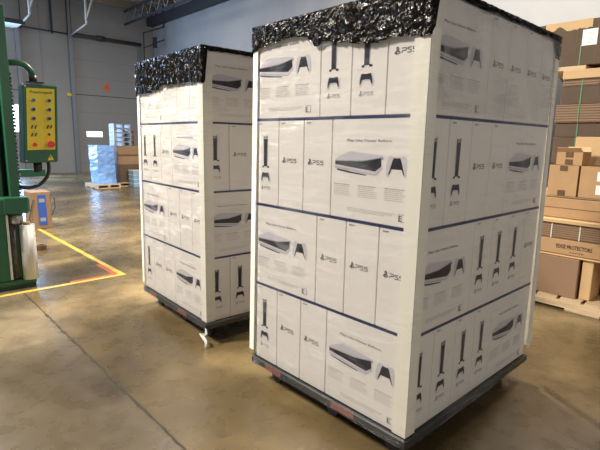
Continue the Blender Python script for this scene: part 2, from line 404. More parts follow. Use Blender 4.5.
def big_meshes():
    w, fn = face('big'); R = {}
    c = MB()
    def T(x, y): return (.045 + x * .565, .33 + y * .225)
    pl = lambda pts, m, d: poly(c, fn, [T(*p) for p in pts], m, d)
    pl([(0, .42), (.06, .28), (.30, .02), (.36, 0), (.98, .14), (1.0, .22), (.62, .36)], 'shell', .0002)
    pl([(0, .42), (.60, .38), (.97, .20), (1.0, .22), (1.0, .30), (.60, .46), (0, .47)], 'shade', .0003)
    pl([(.01, .45), (.60, .42), (.96, .24), (.97, .58), (.86, .82), (.60, .76), (.01, .62)], 'ink', .0004)
    pl([(0, .60), (.60, .74), (.86, .80), (.97, .60), (.99, .64), (.88, .92), (.83, .96), (0, .76)], 'shell', .0005)
    pl([(.02, .69), (.80, .91), (.79, .93), (.02, .72)], 'shade', .0006)
    pl([(.05, .79), (.70, .97), (.66, 1.0), (.30, .93), (.05, .84)], 'ink', .0003)
    R['console_picture'] = c.mesh('console_picture')
    R['controller_picture'] = controller('big', .755, .455, .092, 'big')
    t = MB(); add_text(t, 'Play Like Never Before.', lambda x, y: fn(.19 + x / w, .245 - y / H, .0002), .51 * w, 'inkgrey', .0125); R['headline'] = t.mesh('headline')
    rnd = random.Random(3); R['fine_print'] = []
    for u0, u1 in ((.045, .26), (.34, .57), (.64, .86)):
        f = MB(); fine_lines(f, fn, w, u0, u1, .66, .765, 7, rnd); R['fine_print'].append(f.mesh('fine_print'))
    f = MB(); fine_lines(f, fn, w, .22, .76, .885, .915, 3, rnd, head=False); R['fine_print'].append(f.mesh('fine_print'))
    e = MB(); poly(e, fn, [(.80, .945), (.80, .875), (.875, .875), (.875, .945)], 'inkgrey', .0002); poly(e, fn, [(.805, .940), (.805, .880), (.835, .880), (.835, .940)], 'white', .0004)
    poly(e, fn, [(.84, .940), (.84, .880), (.871, .880), (.871, .940)], 'white', .0004)
    P = lambda x, y: fn(.806 + x / w, .938 - y / H, .0006)
    add_text(e, 'E', P, .011, 'ink', .020)
    R['rating_box'] = e.mesh('rating_box')
    R['maker_lettering'] = None
    return R
def controller(kind, u, v, wid, key):
    """gamepad seen from the front: pale shell, dark centre running down between the grips"""
    w, fn = face(kind); mb = MB(); h = wid * .86 if kind == 'big' else wid * .72
    T = lambda x, y: (u + x * wid / w, v - y * h / H)
    shellc = 'shell'
    half = [(0, .42), (.20, .46), (.33, .50), (.42, .40), (.50, .02), (.50, -.35), (.44, -.50), (.36, -.42), (.25, -.10), (.12, -.08), (0, -.08)]
    for s in (1, -1):
        pts = [T(s * x, y) for x, y in half]
        # fan as convex pieces
        for q in ([0, 1, 8, 9, 10], [1, 2, 3, 8], [3, 4, 5, 6, 7, 8]):
            P_ = [pts[i] for i in q]
            poly(mb, fn, P_ if s < 0 else P_[::-1], shellc, .0002)
        inner = [(0, .38), (.14, .40), (.20, .30), (.27, .05), (.36, -.28), (.40, -.40), (.34, -.36), (.24, -.12), (.12, -.12), (0, -.12)]
        if kind != 'big': inner = [(0, .42), (.22, .46), (.34, .44), (.42, .10), (.46, -.28), (.40, -.34), (.28, -.02), (.16, .02), (.08, .02), (0, .02)]
        ip = [T(s * x, y) for x, y in inner]
        for q in ([0, 1, 2, 7, 8, 9], [2, 3, 4, 5, 6, 7]):
            P_ = [ip[i] for i in q]
            poly(mb, fn, P_ if s < 0 else P_[::-1], 'ink', .0004)
    return mb.mesh('controller_picture')
def con_meshes():
    w, fn = face('con'); R = {}; c = MB(); cu = .43
    T = lambda x, v: (cu + x / w, v)
    poly(c, fn, [T(-.0165, .195), T(-.0150, .40), T(-.0125, .545), T(-.006, .545), T(-.007, .21), T(-.006, .195)][::-1], 'shade', .0002)
    poly(c, fn, [T(.0165, .19), T(.0145, .40), T(.012, .545), T(.006, .545), T(.007, .21), T(.006, .19)], 'shade', .0002)
    poly(c, fn, [T(-.0125, .545), T(-.0105, .545 - .15), T(-.0135, .205), T(.0135, .200), T(.0105, .395), T(.0115, .545)], 'ink', .0004)
    poly(c, fn, [T(-.012, .232), T(-.012, .212), T(.012, .208), T(.012, .228)], 'shade', .0005)
    poly(c, fn, [T(-.024, .562), T(-.024, .545), T(-.012, .538), T(-.012, .562)], 'ink', .0002)
    poly(c, fn, [T(.012, .562), T(.012, .538), T(.026, .545), T(.026, .562)], 'ink', .0002)
    R['console_picture'] = c.mesh('console_picture')
    R['controller_picture'] = controller('con', .43, .675, .068, 'con')
    R['logo'] = logo_mesh('con', .24, .815, .072, 'inkgrey')
    R['maker_lettering'] = sony('con')
    return R
def sony(kind):
    w, fn = face(kind); t = MB(); add_text(t, 'SONY', lambda x, y: fn(.10 + x / w, .062 - y / H, .0002), .028, 'ink', .006); return t.mesh('maker_lettering')
def log_meshes():
    return {'logo': logo_mesh('log', .17, .485, .098, 'ink'), 'maker_lettering': sony('log')}
PRINT = {'big': big_meshes(), 'con': con_meshes(), 'log': log_meshes()}
PRINT['big'].pop('maker_lettering')

def carton(stack, x, y, layer, rz, sides, label, group):
    p = stack['o'] + Vector((x * stack['c'] - y * stack['s'], x * stack['s'] + y * stack['c'], layer * H))
    o = put(BODY, 'console_carton', None, p, rz + stack['a']); tag(o, label, 'carton', group)
    put(BAND, 'blue_band', o)
    for sd in sides:
        for nm, me in PRINT[sd].items():
            for q in (me if isinstance(me, list) else [me]): put(q, nm, o)
    return o
ROWN = {3: 'top', 2: 'second', 1: 'third', 0: 'bottom'}
NTH = ['first', 'second', 'third', 'fourth']
def cube_stack(key, stack):
    grp = 'white game console cartons on the %s dolly' % key
    who = 'on the %s dolly' % key
    for L in range(4):
        row = ROWN[L]
        if L in (0, 2):   # near box shows big face to the left side, narrow ones run along the right side
            carton(stack, -W / 2, NW / 2, L, 0, ['big', 'con'], 'white carton at the front corner, wide picture facing left, %s layer %s' % (row, who), grp)
            for k in (1, 2, 3):
                kind = 'con' if (L == 0 or (k < 2 and key == 'front')) else 'log'
                rz = 0 if kind == 'con' else PI
                carton(stack, -W / 2, NW / 2 + k * NW, L, rz, [kind], 'narrow white carton, %s from the front corner, right side, %s layer, %s dolly' % (NTH[k], row, key), grp)
            for k in range(3):
                kind = 'con' if k == 0 or (key == 'rear' and L == 2 and k == 1) else 'log'
                rz = -PI / 2 if kind == 'con' else PI / 2
                carton(stack, -LX + NW / 2 + k * NW, W / 2, L, rz, [kind], 'narrow white carton, %s from the far left board, %s layer %s' % (NTH[k], row, who), grp)
            carton(stack, -NW / 2, LY - W / 2, L, PI / 2, ['big'], 'wide-faced white carton, far end of right side, %s layer %s' % (row, who), grp)
        else:
            carton(stack, -NW / 2, W / 2, L, PI / 2, ['big', 'log'], 'white carton at the front corner, wide picture facing right, %s layer %s' % (row, who), grp)
            for k in range(4):
                kind = 'con' if (L == 1 and k < 3) else 'log'
                rz = 0 if kind == 'con' else PI
                carton(stack, -W / 2, W + NW / 2 + k * NW, L, rz, [kind], 'narrow white carton, %s past the wide one, right side, %s layer, %s dolly' % (NTH[k], row, key), grp)
            for k in (1, 2):
                kind = 'con' if (L == 3 and key == 'front') else 'log'
                rz = -PI / 2 if kind == 'con' else PI / 2
                carton(stack, -NW / 2 - k * NW, W / 2, L, rz, [kind], 'narrow white carton, %s from the front corner, left side, %s layer, %s dolly' % (NTH[k], row, key), grp)
            carton(stack, -LX + W / 2, NW / 2, L, 0, ['big'], 'wide-faced white carton, far end of left side, %s layer %s' % (row, who), grp)

def lerp_poly(P, x):
    for (a, va), (b_, vb) in zip(P, P[1:]):
        if a <= x <= b_: return va + (vb - va) * (x - a) / (b_ - a or 1)
    return P[0][1] if x < P[0][0] else P[-1][1]

def build_stack(key, sx, sy, a, left_hem, right_hem, fartop):
    st = {'o': Vector((sx, sy, Z0)), 'a': a, 'c': math.cos(a), 's': math.sin(a)}
    cube_stack(key, st)
    loc = Vector((sx, sy, 0))
    # dolly
    d = tag(empty('platform_dolly', loc, a), 'black caster platform dolly carrying the %s wrapped stack of white cartons' % key, 'dolly')
    m = MB(); m.box((-LX - .015, -.018, .098), (.018, LY + .015, Z0 - .001), 'deck', bevel=.006); m.build('deck', d)
    def caster(x, y):
        m = MB(); m.box((x - .035, y - .035, .088), (x + .035, y + .035, .098), 'deck')
        for s in (-1, 1): m.box((x - .028, y + s * .02 - .003, .035), (x + .028, y + s * .02 + .003, .09), 'deck')
        c = m.build('caster', d)
        w_ = MB(); w_.tube([(x, y - .015, .036), (x, y + .015, .036)], .036, 'rubber', 16); w_.build('wheel', c)
    for x in (-LX + .10, -LX + .50, -.10):
        caster(x, .075); caster(x, LY - .09)
    caster(-.08, LY / 2)
    for nm, x0, x1, mt in (('reflective_strip', -.83, -.71, 'redtape'), ('reflective_strip', -.37, -.24, 'redtape')):
        m = MB(); m.box((x0, -.0195, .103), (x1, -.0185, .130), mt); m.build(nm, d)
    # corner boards (L section)
    def lboard(x, y, dx, dy, z0, z1, label, lean=(0, 0), w=.062):
        t = .005; m = MB()
        def leg(ax, ay, bx, by):
            lo = (min(ax, bx), min(ay, by)); hi = (max(ax, bx), max(ay, by))
            P = [(lo[0], lo[1], z0), (hi[0], lo[1], z0), (hi[0], hi[1], z0), (lo[0], hi[1], z0)]
            k = len(m.v)
            for zz in (z0, z1):
                s = (zz - z0) / (z1 - z0)
                for q in P: m.v.append((q[0] + lean[0] * (1 - s), q[1] + lean[1] * (1 - s), zz))
            for f in [(3, 2, 1, 0), (4, 5, 6, 7), (0, 1, 5, 4), (1, 2, 6, 5), (2, 3, 7, 6), (3, 0, 4, 7)]:
                m.f.append(tuple(k + i for i in f)); m.mi.append(m._m('board')); m.sm.append(False)
        leg(x, y, x + dx * w, y + dy * t); leg(x, y + dy * t, x + dx * t, y + dy * w)
        o = m.build('corner_board', None, loc, a); tag(o, label, 'corner board', 'cream corner boards on the wrapped stacks'); return o
    lboard(.009, -.009, -1, 1, Z0 + .004, 1.625 if key == 'front' else 1.60, 'cream L-shaped corner board down the front corner of the %s stack' % key)
    lboard(-LX - .012, -.009, 1, 1, .165, 1.655 if key == 'front' else 1.60, 'cream L-shaped corner board down the far left corner of the %s stack' % key, (-.025, -.004), w=.034)
    if key == 'front':
        lboard(.009, LY + .020, -1, -1, .165, 1.66, 'cream L-shaped corner board down the far right corner of the front stack', (.0, .05), w=.045)
    # clear film: left and right side sheets round the corner boards
    rnd = random.Random(5 if key == 'front' else 9)
    m = MB(); e = .0130
    path = [(-LX - .006, W), (-LX - .006, .01), (-LX - .006, -.008), (-LX + .03, -e), (-.02, -e - .001), (.008, -e + .001), (e, .004), (e + .001, .04), (e, LY - .03), (e, LY - .004)]
    # resample path
    pts = []
    for (ax, ay), (bx, by) in zip(path, path[1:]):
        L_ = math.hypot(bx - ax, by - ay); n = max(1, int(L_ / .04))
        for i in range(n): pts.append((ax + (bx - ax) * i / n, ay + (by - ay) * i / n))
    pts.append(path[-1])
    def sheet(m, z0, z1, nz, mt, off=0., amp=.002, split=None):
        k = len(m.v); mm = m._m(mt); n = len(pts)
        cx, cy = -LX / 2, LY / 2
        for j in range(nz + 1):
            z = z0 + (z1 - z0) * j / nz
            for (x, y) in pts:
                r = 1 + off / .6; w_ = amp * math.sin(z * 31 + x * 9 + y * 7) + amp * .6 * rnd.random()
                m.v.append((cx + (x - cx) * (r + w_), cy + (y - cy) * (r + w_), z + amp * rnd.uniform(-1, 1)))
        for j in range(nz):
            for i in range(n - 1):
                p = k + j * n + i; m.f.append((p, p + 1, p + n + 1, p + n)); m.mi.append(mm); m.sm.append(True)
    sheet(m, .128, 1.745, 36, 'film')
    fl = m.build('clear_stretch_film', None, loc, a); tag(fl, 'clear shiny stretch film wound round the %s stack of white cartons' % key, 'stretch film')
    m = MB(); sheet(m, .096, .143, 4, 'hem', .0075, .0012); m.build('film_hem', fl)
    if key == 'front':   # the doubled, hazy upper wind on the right side
        m = MB(); k = 0; mm = m._m('filmhaze'); ny = 24; nz = 12
        for j in range(nz + 1):
            for i in range(ny + 1):
                y = .05 + (LY - .06) * i / ny; z = 1.36 + .37 * j / nz
                m.v.append((.0255 + .002 * math.sin(i * 1.7 + j * .6) + .001 * rnd.random(), y, z + .004 * math.sin(i)))
        for j in range(nz):
            for i in range(ny):
                p = j * (ny + 1) + i; m.f.append((p, p + 1, p + ny + 2, p + ny + 1)); m.mi.append(mm); m.sm.append(True)
        m.build('doubled_film', fl)
    if key == 'rear':    # loose tail hanging off the near corner
        m = MB(); c0 = Vector((.02, -.02, .11)); prev = None
        tail = [(0, 0, 0), (.012, -.006, -.025), (-.028, -.016, -.045), (.02, -.02, -.055), (.034, -.022, -.075), (.024, -.02, -.107)]
        wd = [.008, .012, .028, .022, .012, .006]
        for i, (p, w_) in enumerate(zip(tail, wd)):
            q = c0 + Vector(p); cur = (q + Vector((-w_ * .7, -w_ * .3, .004 * (-1) ** i)), q + Vector((w_ * .7, w_ * .3, -.006)))
            if prev: m.quad([prev[0], prev[1], cur[1], cur[0]], mat('film_scrap_white', (.62, .63, .60), .3) if i == 1 else m.mats[0], True)
            prev = cur
        m.build('film_tail', fl)
    # black top film: top sheet and a crumpled skirt with a ragged hem
    m = MB(); mm = m._m('filmblack'); topz = Z0 + 4 * H + .008
    e = .018; eL = .010; eR = .004
    ring = []
    def addrun(ax, ay, bx, by, hem, fn):
        L_ = math.hypot(bx - ax, by - ay); n = max(2, int(L_ / .012))
        for i in range(n):
            s = i / n; ring.append((ax + (bx - ax) * s, ay + (by - ay) * s, fn(s)))
    addrun(-LX - eL, .4, -LX - eL, -e, None, lambda s: left_hem[0][1])
    addrun(-LX - eL, -e, e, -e, None, lambda s: lerp_poly(left_hem, -LX - eL + s * (LX + e + eL)))
    addrun(e, -e, e, LY + eR, None, lambda s: lerp_poly(right_hem, s * LY))
    addrun(e, LY + eR, -.3, LY + eR, None, lambda s: right_hem[-1][1] if s > .12 else right_hem[-1][1])
    rows = 16; n = len(ring); k0 = len(m.v)
    for j in range(rows + 1):
        for i, (x, y, hz) in enumerate(ring):
            s = j / rows; depth = topz - hz + (.006 * rnd.random())
            z = topz - depth * s
            am = .0035 * min(1, s * 4)
            m.v.append((x + am * rnd.uniform(-1, 1), y + am * rnd.uniform(-1, 1), z + (.002 * rnd.uniform(-1, 1) if j else .003 * rnd.random())))
    for j in range(rows):
        for i in range(n - 1):
            p = k0 + j * n + i; m.f.append((p + n, p + n + 1, p + 1, p)); m.mi.append(mm); m.sm.append(rnd.random() < .0 or True)
    # top
    NX, NY = 26, 28; k1 = len(m.v)
    for j in range(NY + 1):
        for i in range(NX + 1):
            x = -LX - eL + (LX + e + eL) * i / NX; y = -e + (LY + e + eR) * j / NY
            edge = i in (0, NX) or j in (0, NY)
            m.v.append((x, y, topz + (.001 if edge else .004 + .004 * rnd.random())))
    for j in range(NY):
        for i in range(NX):
            p = k1 + j * (NX + 1) + i; m.f.append((p, p + 1, p + NX + 2, p + NX + 1)); m.mi.append(mm); m.sm.append(True)
    bf = m.build('black_stretch_film', None, loc, a)
    tag(bf, 'crumpled shiny black stretch film over the top of the %s stack' % key, 'stretch film')
    return st

build_stack('front', 0, 0, 0,
    [(-.95, 1.650), (-.915, 1.661), (-.834, 1.672), (-.717, 1.682), (-.621, 1.681), (-.561, 1.665), (-.518, 1.622), (-.485, 1.643), (-.393, 1.627), (-.341, 1.621), (-.244, 1.601), (-.177, 1.606), (-.114, 1.612), (.0, 1.598), (.03, 1.597)],
    [(0, 1.600), (.012, 1.62), (.02, 1.68), (.04, 1.744), (.3, 1.746), (.36, 1.735), (.44, 1.746), (.9, 1.742), (1.04, 1.735), (1.07, 1.70), (1.1, 1.66)], None)
build_stack('rear', -1.4715, .0379, -.0449,
    [(-.96, 1.535), (-.94, 1.546), (-.711, 1.553), (-.55, 1.568), (-.518, 1.584), (-.331, 1.576), (-.136, 1.573), (.02, 1.561)],
    [(0, 1.560), (.02, 1.563), (.03, 1.60), (.035, 1.66), (.02, 1.70), (.03, 1.735), (.17, 1.739), (1.1, 1.735)], None)

# ------------------------------------------------------------ green stretch-wrapping machine
mc = tag(empty('wrapping_machine', (-3.5, -.6, 0)), 'green stretch wrapping machine mast with a yellow control panel standing inside the yellow floor tape', 'machine')
def part(nm, fnc, parent=mc):
    m = MB(); fnc(m); return m.build(nm, parent)
O = Vector((-3.5, -.6, 0))
def bx(m, a, b_, mt, bev=0): m.box(tuple(Vector(a) - O), tuple(Vector(b_) - O), mt, bevel=bev)
part('base', lambda m: (bx(m, (-4.3, -1.4, 0), (-3.38, -.445, .03), 'greendark'), bx(m, (-4.3, -1.4, .03), (-3.375, -.44, .078), 'green', .006)))
part('mast', lambda m: (bx(m, (-3.85, -.60, .08), (-3.55, -.53, 2.24), 'greendark'), bx(m, (-3.55, -.575, .08), (-3.40, -.505, 2.22), 'green', .005), bx(m, (-3.9, -.80, .08), (-3.45, -.61, 2.22), 'green', .005)))
part('carriage_bracket', lambda m: (bx(m, (-3.55, -.80, .63), (-3.33, -.455, .76), 'green', .012), bx(m, (-3.5, -.64, .635), (-3.32, -.47, .762), 'green', .004)))
part('lower_panel', lambda m: (bx(m, (-3.6, -.95, .08), (-3.37, -.625, .63), 'green', .004), bx(m, (-3.42, -.628, .09), (-3.362, -.612, .62), 'rollwhite')))
part('film_roller', lambda m: m.tube([(-3.43 - O.x, -.572 - O.y, .08), (-3.43 - O.x, -.572 - O.y, .63)], .036, 'rolldark', 20))
part('core_cap', lambda m: m.tube([(-3.40 - O.x, -.55 - O.y, .545), (-3.40 - O.x, -.55 - O.y, .63)], .05, 'steel', 20))
part('carriage_arm', lambda m: (bx(m, (-4.2, -.47, .86), (-4.12, -.12, .93), 'green', .004), bx(m, (-4.2, -.50, .50), (-4.12, -.44, .93), 'greendark')))
def chain(m):
    for k in range(34):
        z = .78 + k * .028; m.tube([(-3.43 - O.x, -.495 - O.y + (.004 if k % 2 else -.004), z), (-3.43 - O.x, -.495 - O.y + (.004 if k % 2 else -.004), z + .02)], .010, 'steel' if k % 2 else 'black', 6)
part('drive_chain', chain)
# arm that carries the box
def arm(m):
    P = [(-3.45, -.56, 1.80), (-3.44, -.44, 1.81), (-3.44, -.385, 1.80), (-3.44, -.345, 1.76), (-3.44, -.335, 1.71)]
    m.tube([tuple(Vector(p) - O) for p in P], .026, 'green', 10)
part('support_arm', arm)
part('arm_collar', lambda m: (m.tube([(-3.44 - O.x, -.335 - O.y, 1.725), (-3.44 - O.x, -.335 - O.y, 1.67)], .031, 'black', 14), bx(m, (-3.49, -.39, 1.664), (-3.39, -.27, 1.674), 'black')))
# control box: thing > part > sub-part
cb = MB(); tl = .0
def skew(p): # whole box leans slightly
    x, y, z = p; return (x, y + (z - 1.03) * .055, z + (y + .3) * .03)
x0, x1, y0, y1, z0, z1 = -3.56, -3.40, -.455, -.20, 1.03, 1.655
cb.box((x0, y0, z0), (x1, y1, z1), 'green', bevel=.008)
cb.v = [tuple(Vector(skew(p)) - O) for p in cb.v]; cbo = cb.build('control_box', mc)
m = MB(); m.box((x1, -.43, 1.135), (x1 + .003, -.225, 1.625), 'yellow'); m.v = [tuple(Vector(skew(p)) - O) for p in m.v]; m.build('yellow_panel', cbo)
PX = x1 + .0036
def Pn(y, z, d=0): return tuple(Vector(skew((PX + d, y, z))) - O)
m = MB(); add_text(m, 'Freedompack', lambda x, y: Pn(-.405 + x, 1.578 + y), .165, 'ink', .028); m.build('panel_lettering', cbo)
for r in range(3):
    for c_ in range(2):
        y = -.385 + c_ * .115; z = 1.53 - r * .072
        m = MB(); m.tube([Pn(y, z), Pn(y, z, .012)], .017, 'steel', 16); m.tube([Pn(y, z, .012), Pn(y, z, .03)], .011, 'green' if (c_ == 0 and r == 0) else 'black', 12); m.build('knob', cbo)
for r in range(2):
    for c_ in range(2):
        y = -.385 + c_ * .115; z = 1.32 - r * .062
        if r == 1 and c_ == 1:
            m = MB(); m.tube([Pn(y, z), Pn(y, z, .01)], .009, 'black', 12); m.build('push_button', cbo); continue
        m = MB()
        for q in (-.013, .013): m.tube([Pn(y + q, z - .012), Pn(y + q + .004, z + .014, .016)], .005, 'black', 8)
        m.build('toggle_switch', cbo)
m = MB(); m.tube([Pn(-.378, 1.178), Pn(-.378, 1.178, .012)], .016, 'red', 16); m.build('push_button', cbo)
m = MB(); m.tube([Pn(-.262, 1.178), Pn(-.262, 1.178, .02)], .022, 'red', 20); m.tube([Pn(-.262, 1.178, .02), Pn(-.262, 1.178, .035)], .027, 'red', 20); m.build('stop_button', cbo)
m = MB(); m.quad([Pn(-.285, 1.048, -.002), Pn(-.235, 1.048, -.002), Pn(-.26, 1.098, -.002)], 'yellow'); m.quad([Pn(-.263, 1.065, .0), Pn(-.257, 1.065, .0), Pn(-.257, 1.084, 0), Pn(-.263, 1.084, 0)], 'ink'); m.build('warning_triangle', cbo)
for y, z in ((-.44, 1.64), (-.44, 1.05)):
    m = MB(); m.tube([Pn(y, z, -.002), Pn(y, z, .003)], .007, 'steel', 10); m.build('screw', cbo)
m = MB(); m.tube([tuple(Vector((-3.46, -.345, 1.04)) - O), tuple(Vector((-3.46, -.345, .95)) - O)], .033, 'black', 14); m.build('cable_gland', cbo)
def hose(m):
    P = [(-3.46, -.265, 1.04), (-3.45, -.265, .97), (-3.45, -.29, .90), (-3.44, -.35, .845), (-3.43, -.42, .825), (-3.43, -.49, .835), (-3.45, -.54, .86)]
    Q = []
    for i in range(len(P) - 1):
        p0, p1, p2, p3 = [Vector(P[max(0, min(len(P) - 1, i + q))]) for q in (-1, 0, 1, 2)]
        for k in range(6):
            t = k / 6; Q.append(.5 * ((2 * p1) + (p2 - p0) * t + (2 * p0 - 5 * p1 + 4 * p2 - p3) * t * t + (-p0 + 3 * p1 - 3 * p2 + p3) * t ** 3))
    Q.append(Vector(P[-1])); m.tube([tuple(q - O) for q in Q], .015, 'black', 10)
part('cable_hose', hose)
fr = tag(empty('film_roll', (-3.37, -.483, .0785)), 'upright white roll of stretch film mounted on the green machine base', 'roll')
m = MB(); m.tube([(0, 0, 0), (0, 0, .455)], .056, 'rollwhite', 32); m.build('film', fr)
m = MB(); m.tube([(0, 0, .455), (0, 0, .475)], .028, 'kraft', 20); m.build('core', fr)
# blue-labelled carton and small scrap roll behind the machine
cx = tag(empty('brown_carton', (-6.2, .30, 0)), 'brown carton with a tall blue label standing on the floor behind the green machine', 'carton')
m = MB(); m.box((-.2, -.13, 0), (.13, .12, .50), 'kraftbrown', bevel=.004); m.build('carton_body', cx)
m = MB(); m.box((.131, -.045, .05), (.133, .055, .46), 'labelblue')
for z in (.10, .36): m.box((.133, -.03, z), (.1335, .04, z + .05), 'inkgrey')
m.build('blue_label', cx)
m = MB(); m.tube([(.132, -.13, .06), (.14, -.16, .14), (.14, -.13, .3), (.134, -.09, .40)], .005, 'black', 6); m.build('loose_strap', cx)
m = MB(); m.tube([(.135, .12, .47), (.15, .16, .40), (.15, .16, .28), (.14, .12, .18)], .005, 'black', 6); m.build('loose_strap', cx)
p = (-4.75, -.06, 0)
sr = tag(empty('tape_roll', p), 'small brown tape roll lying on the floor beside the yellow tape', 'roll')
m = MB()
for i in range(20):
    a0, a1 = 2 * PI * i / 20, 2 * PI * (i + 1) / 20
    f_ = lambda r, a_, z: (math.cos(a_) * r, math.sin(a_) * r, z)
    for (r0, z0_, r1, z1_) in ((.055, 0, .055, .055), (.055, .055, .035, .055), (.035, .055, .035, 0), (.035, 0, .055, 0)):
        m.quad([f_(r0, a0, z0_), f_(r0, a1, z0_), f_(r1, a1, z1_), f_(r1, a0, z1_)], 'tapebrown', True)
m.build('roll_body', sr)

# ------------------------------------------------------------ far pallets by the dock door
def pallet(name, x0, x1, y0, y1, label, h=.12, mt='wood', along='x'):
    t = tag(empty(name, ((x0 + x1) / 2, (y0 + y1) / 2, 0)), label, 'pallet')
    X = (x1 - x0) / 2; Y = (y1 - y0) / 2; th = .02
    n = max(5, int((2 * Y if along == 'x' else 2 * X) / .16))
    # top deck boards, three stringers, bottom boards
    for zz0, zz1, cnt in ((h - th, h, n), (0, th * .8, 3)):
        for i in range(cnt):
            m = MB()
            if along == 'x':
                w_ = 2 * Y / (cnt if cnt > 3 else 6); c0 = -Y + w_ / 2 + (2 * Y - w_) * i / (cnt - 1)
                m.box((-X, c0 - w_ * .42, zz0), (X, c0 + w_ * .42, zz1), mt)
            else:
                w_ = 2 * X / (cnt if cnt > 3 else 6); c0 = -X + w_ / 2 + (2 * X - w_) * i / (cnt - 1)
                m.box((c0 - w_ * .42, -Y, zz0), (c0 + w_ * .42, Y, zz1), mt)
            m.build('deck_board' if zz0 else 'bottom_board', t)
    for i in range(3):
        m = MB()
        if along == 'x': c0 = -X + .02 + (2 * X - .04) * i / 2; m.box((c0 - .02, -Y, th * .8), (c0 + .02, Y, h - th), mt)
        else: c0 = -Y + .02 + (2 * Y - .04) * i / 2; m.box((-X, c0 - .02, th * .8), (X, c0 + .02, h - th), mt)
        m.build('stringer', t)
    return t
pallet('wooden_pallet', -11.5, -10.65, 2.66, 3.24, 'worn wooden pallet under the blue-white wrapped load by the dock door', .10, along='y')
bw = tag(empty('wrapped_load', (-11.05, 2.99, .10)), 'tall load wrapped in shiny pale blue film on a pallet by the dock door', 'wrapped load')
m = MB(); rnd = random.Random(4); nz = 14; seg = []
for j in range(nz + 1):
    z = .94 * j / nz
    for (x, y) in [(.24, -.21), (.27, -.1), (.27, 0), (.26, .1), (.24, .20), (0, .21), (-.3, .21), (-.3, -.21), (0, -.22)]:
        m.v.append((x + rnd.uniform(-.012, .012), y * (1.05 - .05 * j / nz) + rnd.uniform(-.008, .008) - .03 * j / nz, z))
for j in range(nz):
    for i in range(9):
        a_ = j * 9 + i; b_ = j * 9 + (i + 1) % 9; m.f.append((a_, b_, b_ + 9, a_ + 9)); m.mi.append(m._m('bluewrap')); m.sm.append(False)
m.f.append(tuple(nz * 9 + i for i in range(9))); m.mi.append(0); m.sm.append(False)
m.build('wrapped_body', bw)
pallet('wooden_pallet', -11.9, -10.95, 3.30, 4.0, 'wooden pallet under the brown cartons by the dock door', .10, along='y')
for i, (y0, y1, z0_, z1_, mt, lb) in enumerate(((3.33, 3.95, .10, .56, 'kraftdark', 'dark brown carton at the base of the far load by the dock door'), (3.33, 3.95, .56, 1.02, 'kraftbrown', 'brown carton resting on the dark one beside the blue wrapped load'))):
    t = tag(empty('brown_carton', (-11.45, (y0 + y1) / 2, z0_)), lb, 'carton', 'far cartons by the dock door')
    m = MB(); m.box((-.45, -.31, 0), (.45, .31, z1_ - z0_), mt, bevel=.004); m.build('carton_body', t)
    m = MB(); m.box((.4505, -.31, (z1_ - z0_) * .45), (.452, .31, (z1_ - z0_) * .55), 'tapebrown'); m.build('packing_tape', t)
def tray(x, y, z, w_, d_, h_, mt, label, grp):
    t = tag(empty('plastic_tray', (x, y, z)), label, 'tray', grp)
    m = MB(); m.box((-d_, -w_, 0), (d_, w_, .012), mt); m.box((-d_, -w_, h_ - .014), (d_, w_, h_), mt); m.build('deck', t)
    for yy in (-w_ + .012, 0, w_ - .012):
        m = MB(); m.box((-d_, yy - .014, .012), (d_, yy + .014, h_ - .014), mt); m.build('block', t)
for k in range(5):
    tray(-11.2, 3.50, 1.022 + k * .112, .215, .16, .108, 'greyplastic', '%s grey plastic pallet tray of the stack on the far cartons' % ['lowest', 'second lowest', 'middle', 'second highest', 'topmost'][k], 'grey plastic trays by the dock door')
for k in range(3):
    tray(-11.55, 3.76, 1.022 + k * .135, .20, .18, .13, 'kraftbrown', '%s brown pallet tray behind the grey plastic trays' % ['lowest', 'middle', 'topmost'][k], 'brown trays by the dock door')
for k in range(4):
    t = tag(empty('plastic_crate', (-10.75, 3.75, k * .108)), '%s pale blue plastic crate on the floor beside the far pallet' % ['lowest', 'second lowest', 'second highest', 'topmost'][k], 'crate', 'pale blue crates by the dock door')
    m = MB(); m.box((-.15, -.2, 0), (.15, .2, .08), 'bluecrate', bevel=.006); m.build('crate_body', t)
    m = MB(); m.box((-.158, -.208, .08), (.158, .208, .105), 'rollwhite', bevel=.004); m.build('rim', t)

# ------------------------------------------------------------ cardboard on the right
PR = pallet('wooden_pallet', -.95, .75, 2.44, 3.55, 'pale wooden pallet carrying the cardboard behind the front stack', .095, 'wood', 'y')
def kbox(name, cat, x0, x1, y0, y1, z0_, z1_, mt, label, group=None, extra=None, top=None, bev=.004):
    t = tag(empty(name, ((x0 + x1) / 2, (y0 + y1) / 2, z0_)), label, cat, group)
    m = MB(); m.box((x0 - t.location.x, y0 - t.location.y, 0), (x1 - t.location.x, y1 - t.location.y, z1_ - z0_), mt, top=top, bevel=bev); m.build('carton_body' if cat == 'carton' else 'cardboard_sheets', t)
    if extra: extra(t, x0 - t.location.x, x1 - t.location.x, y0 - t.location.y, z1_ - z0_)
    return t
def seamline(t, x0, x1, y, h):
    m = MB(); m.box((x0 + .002, y - .002, h * .5 - .002), (x1 - .002, y - .0005, h * .5 + .002), 'tapebrown'); m.build('flap_seam', t)
kbox('brown_carton', 'carton', -.85, -.165, 2.47, 2.90, .096, .40, 'kraftbrown', 'low brown carton standing on the front edge of the wooden pallet', None, lambda t, a, b_, y, h: None, top=M['kraftlight'])
kbox('brown_carton', 'carton', -.15, -.075, 2.50, 3.0, .096, .404, 'kraftlight', 'slim upright tan carton beside the low brown one on the pallet')
kbox('brown_carton', 'carton', -.06, .60, 2.72, 3.3, .096, .40, 'kraft', 'wide brown carton set back at the right of the wooden pallet')
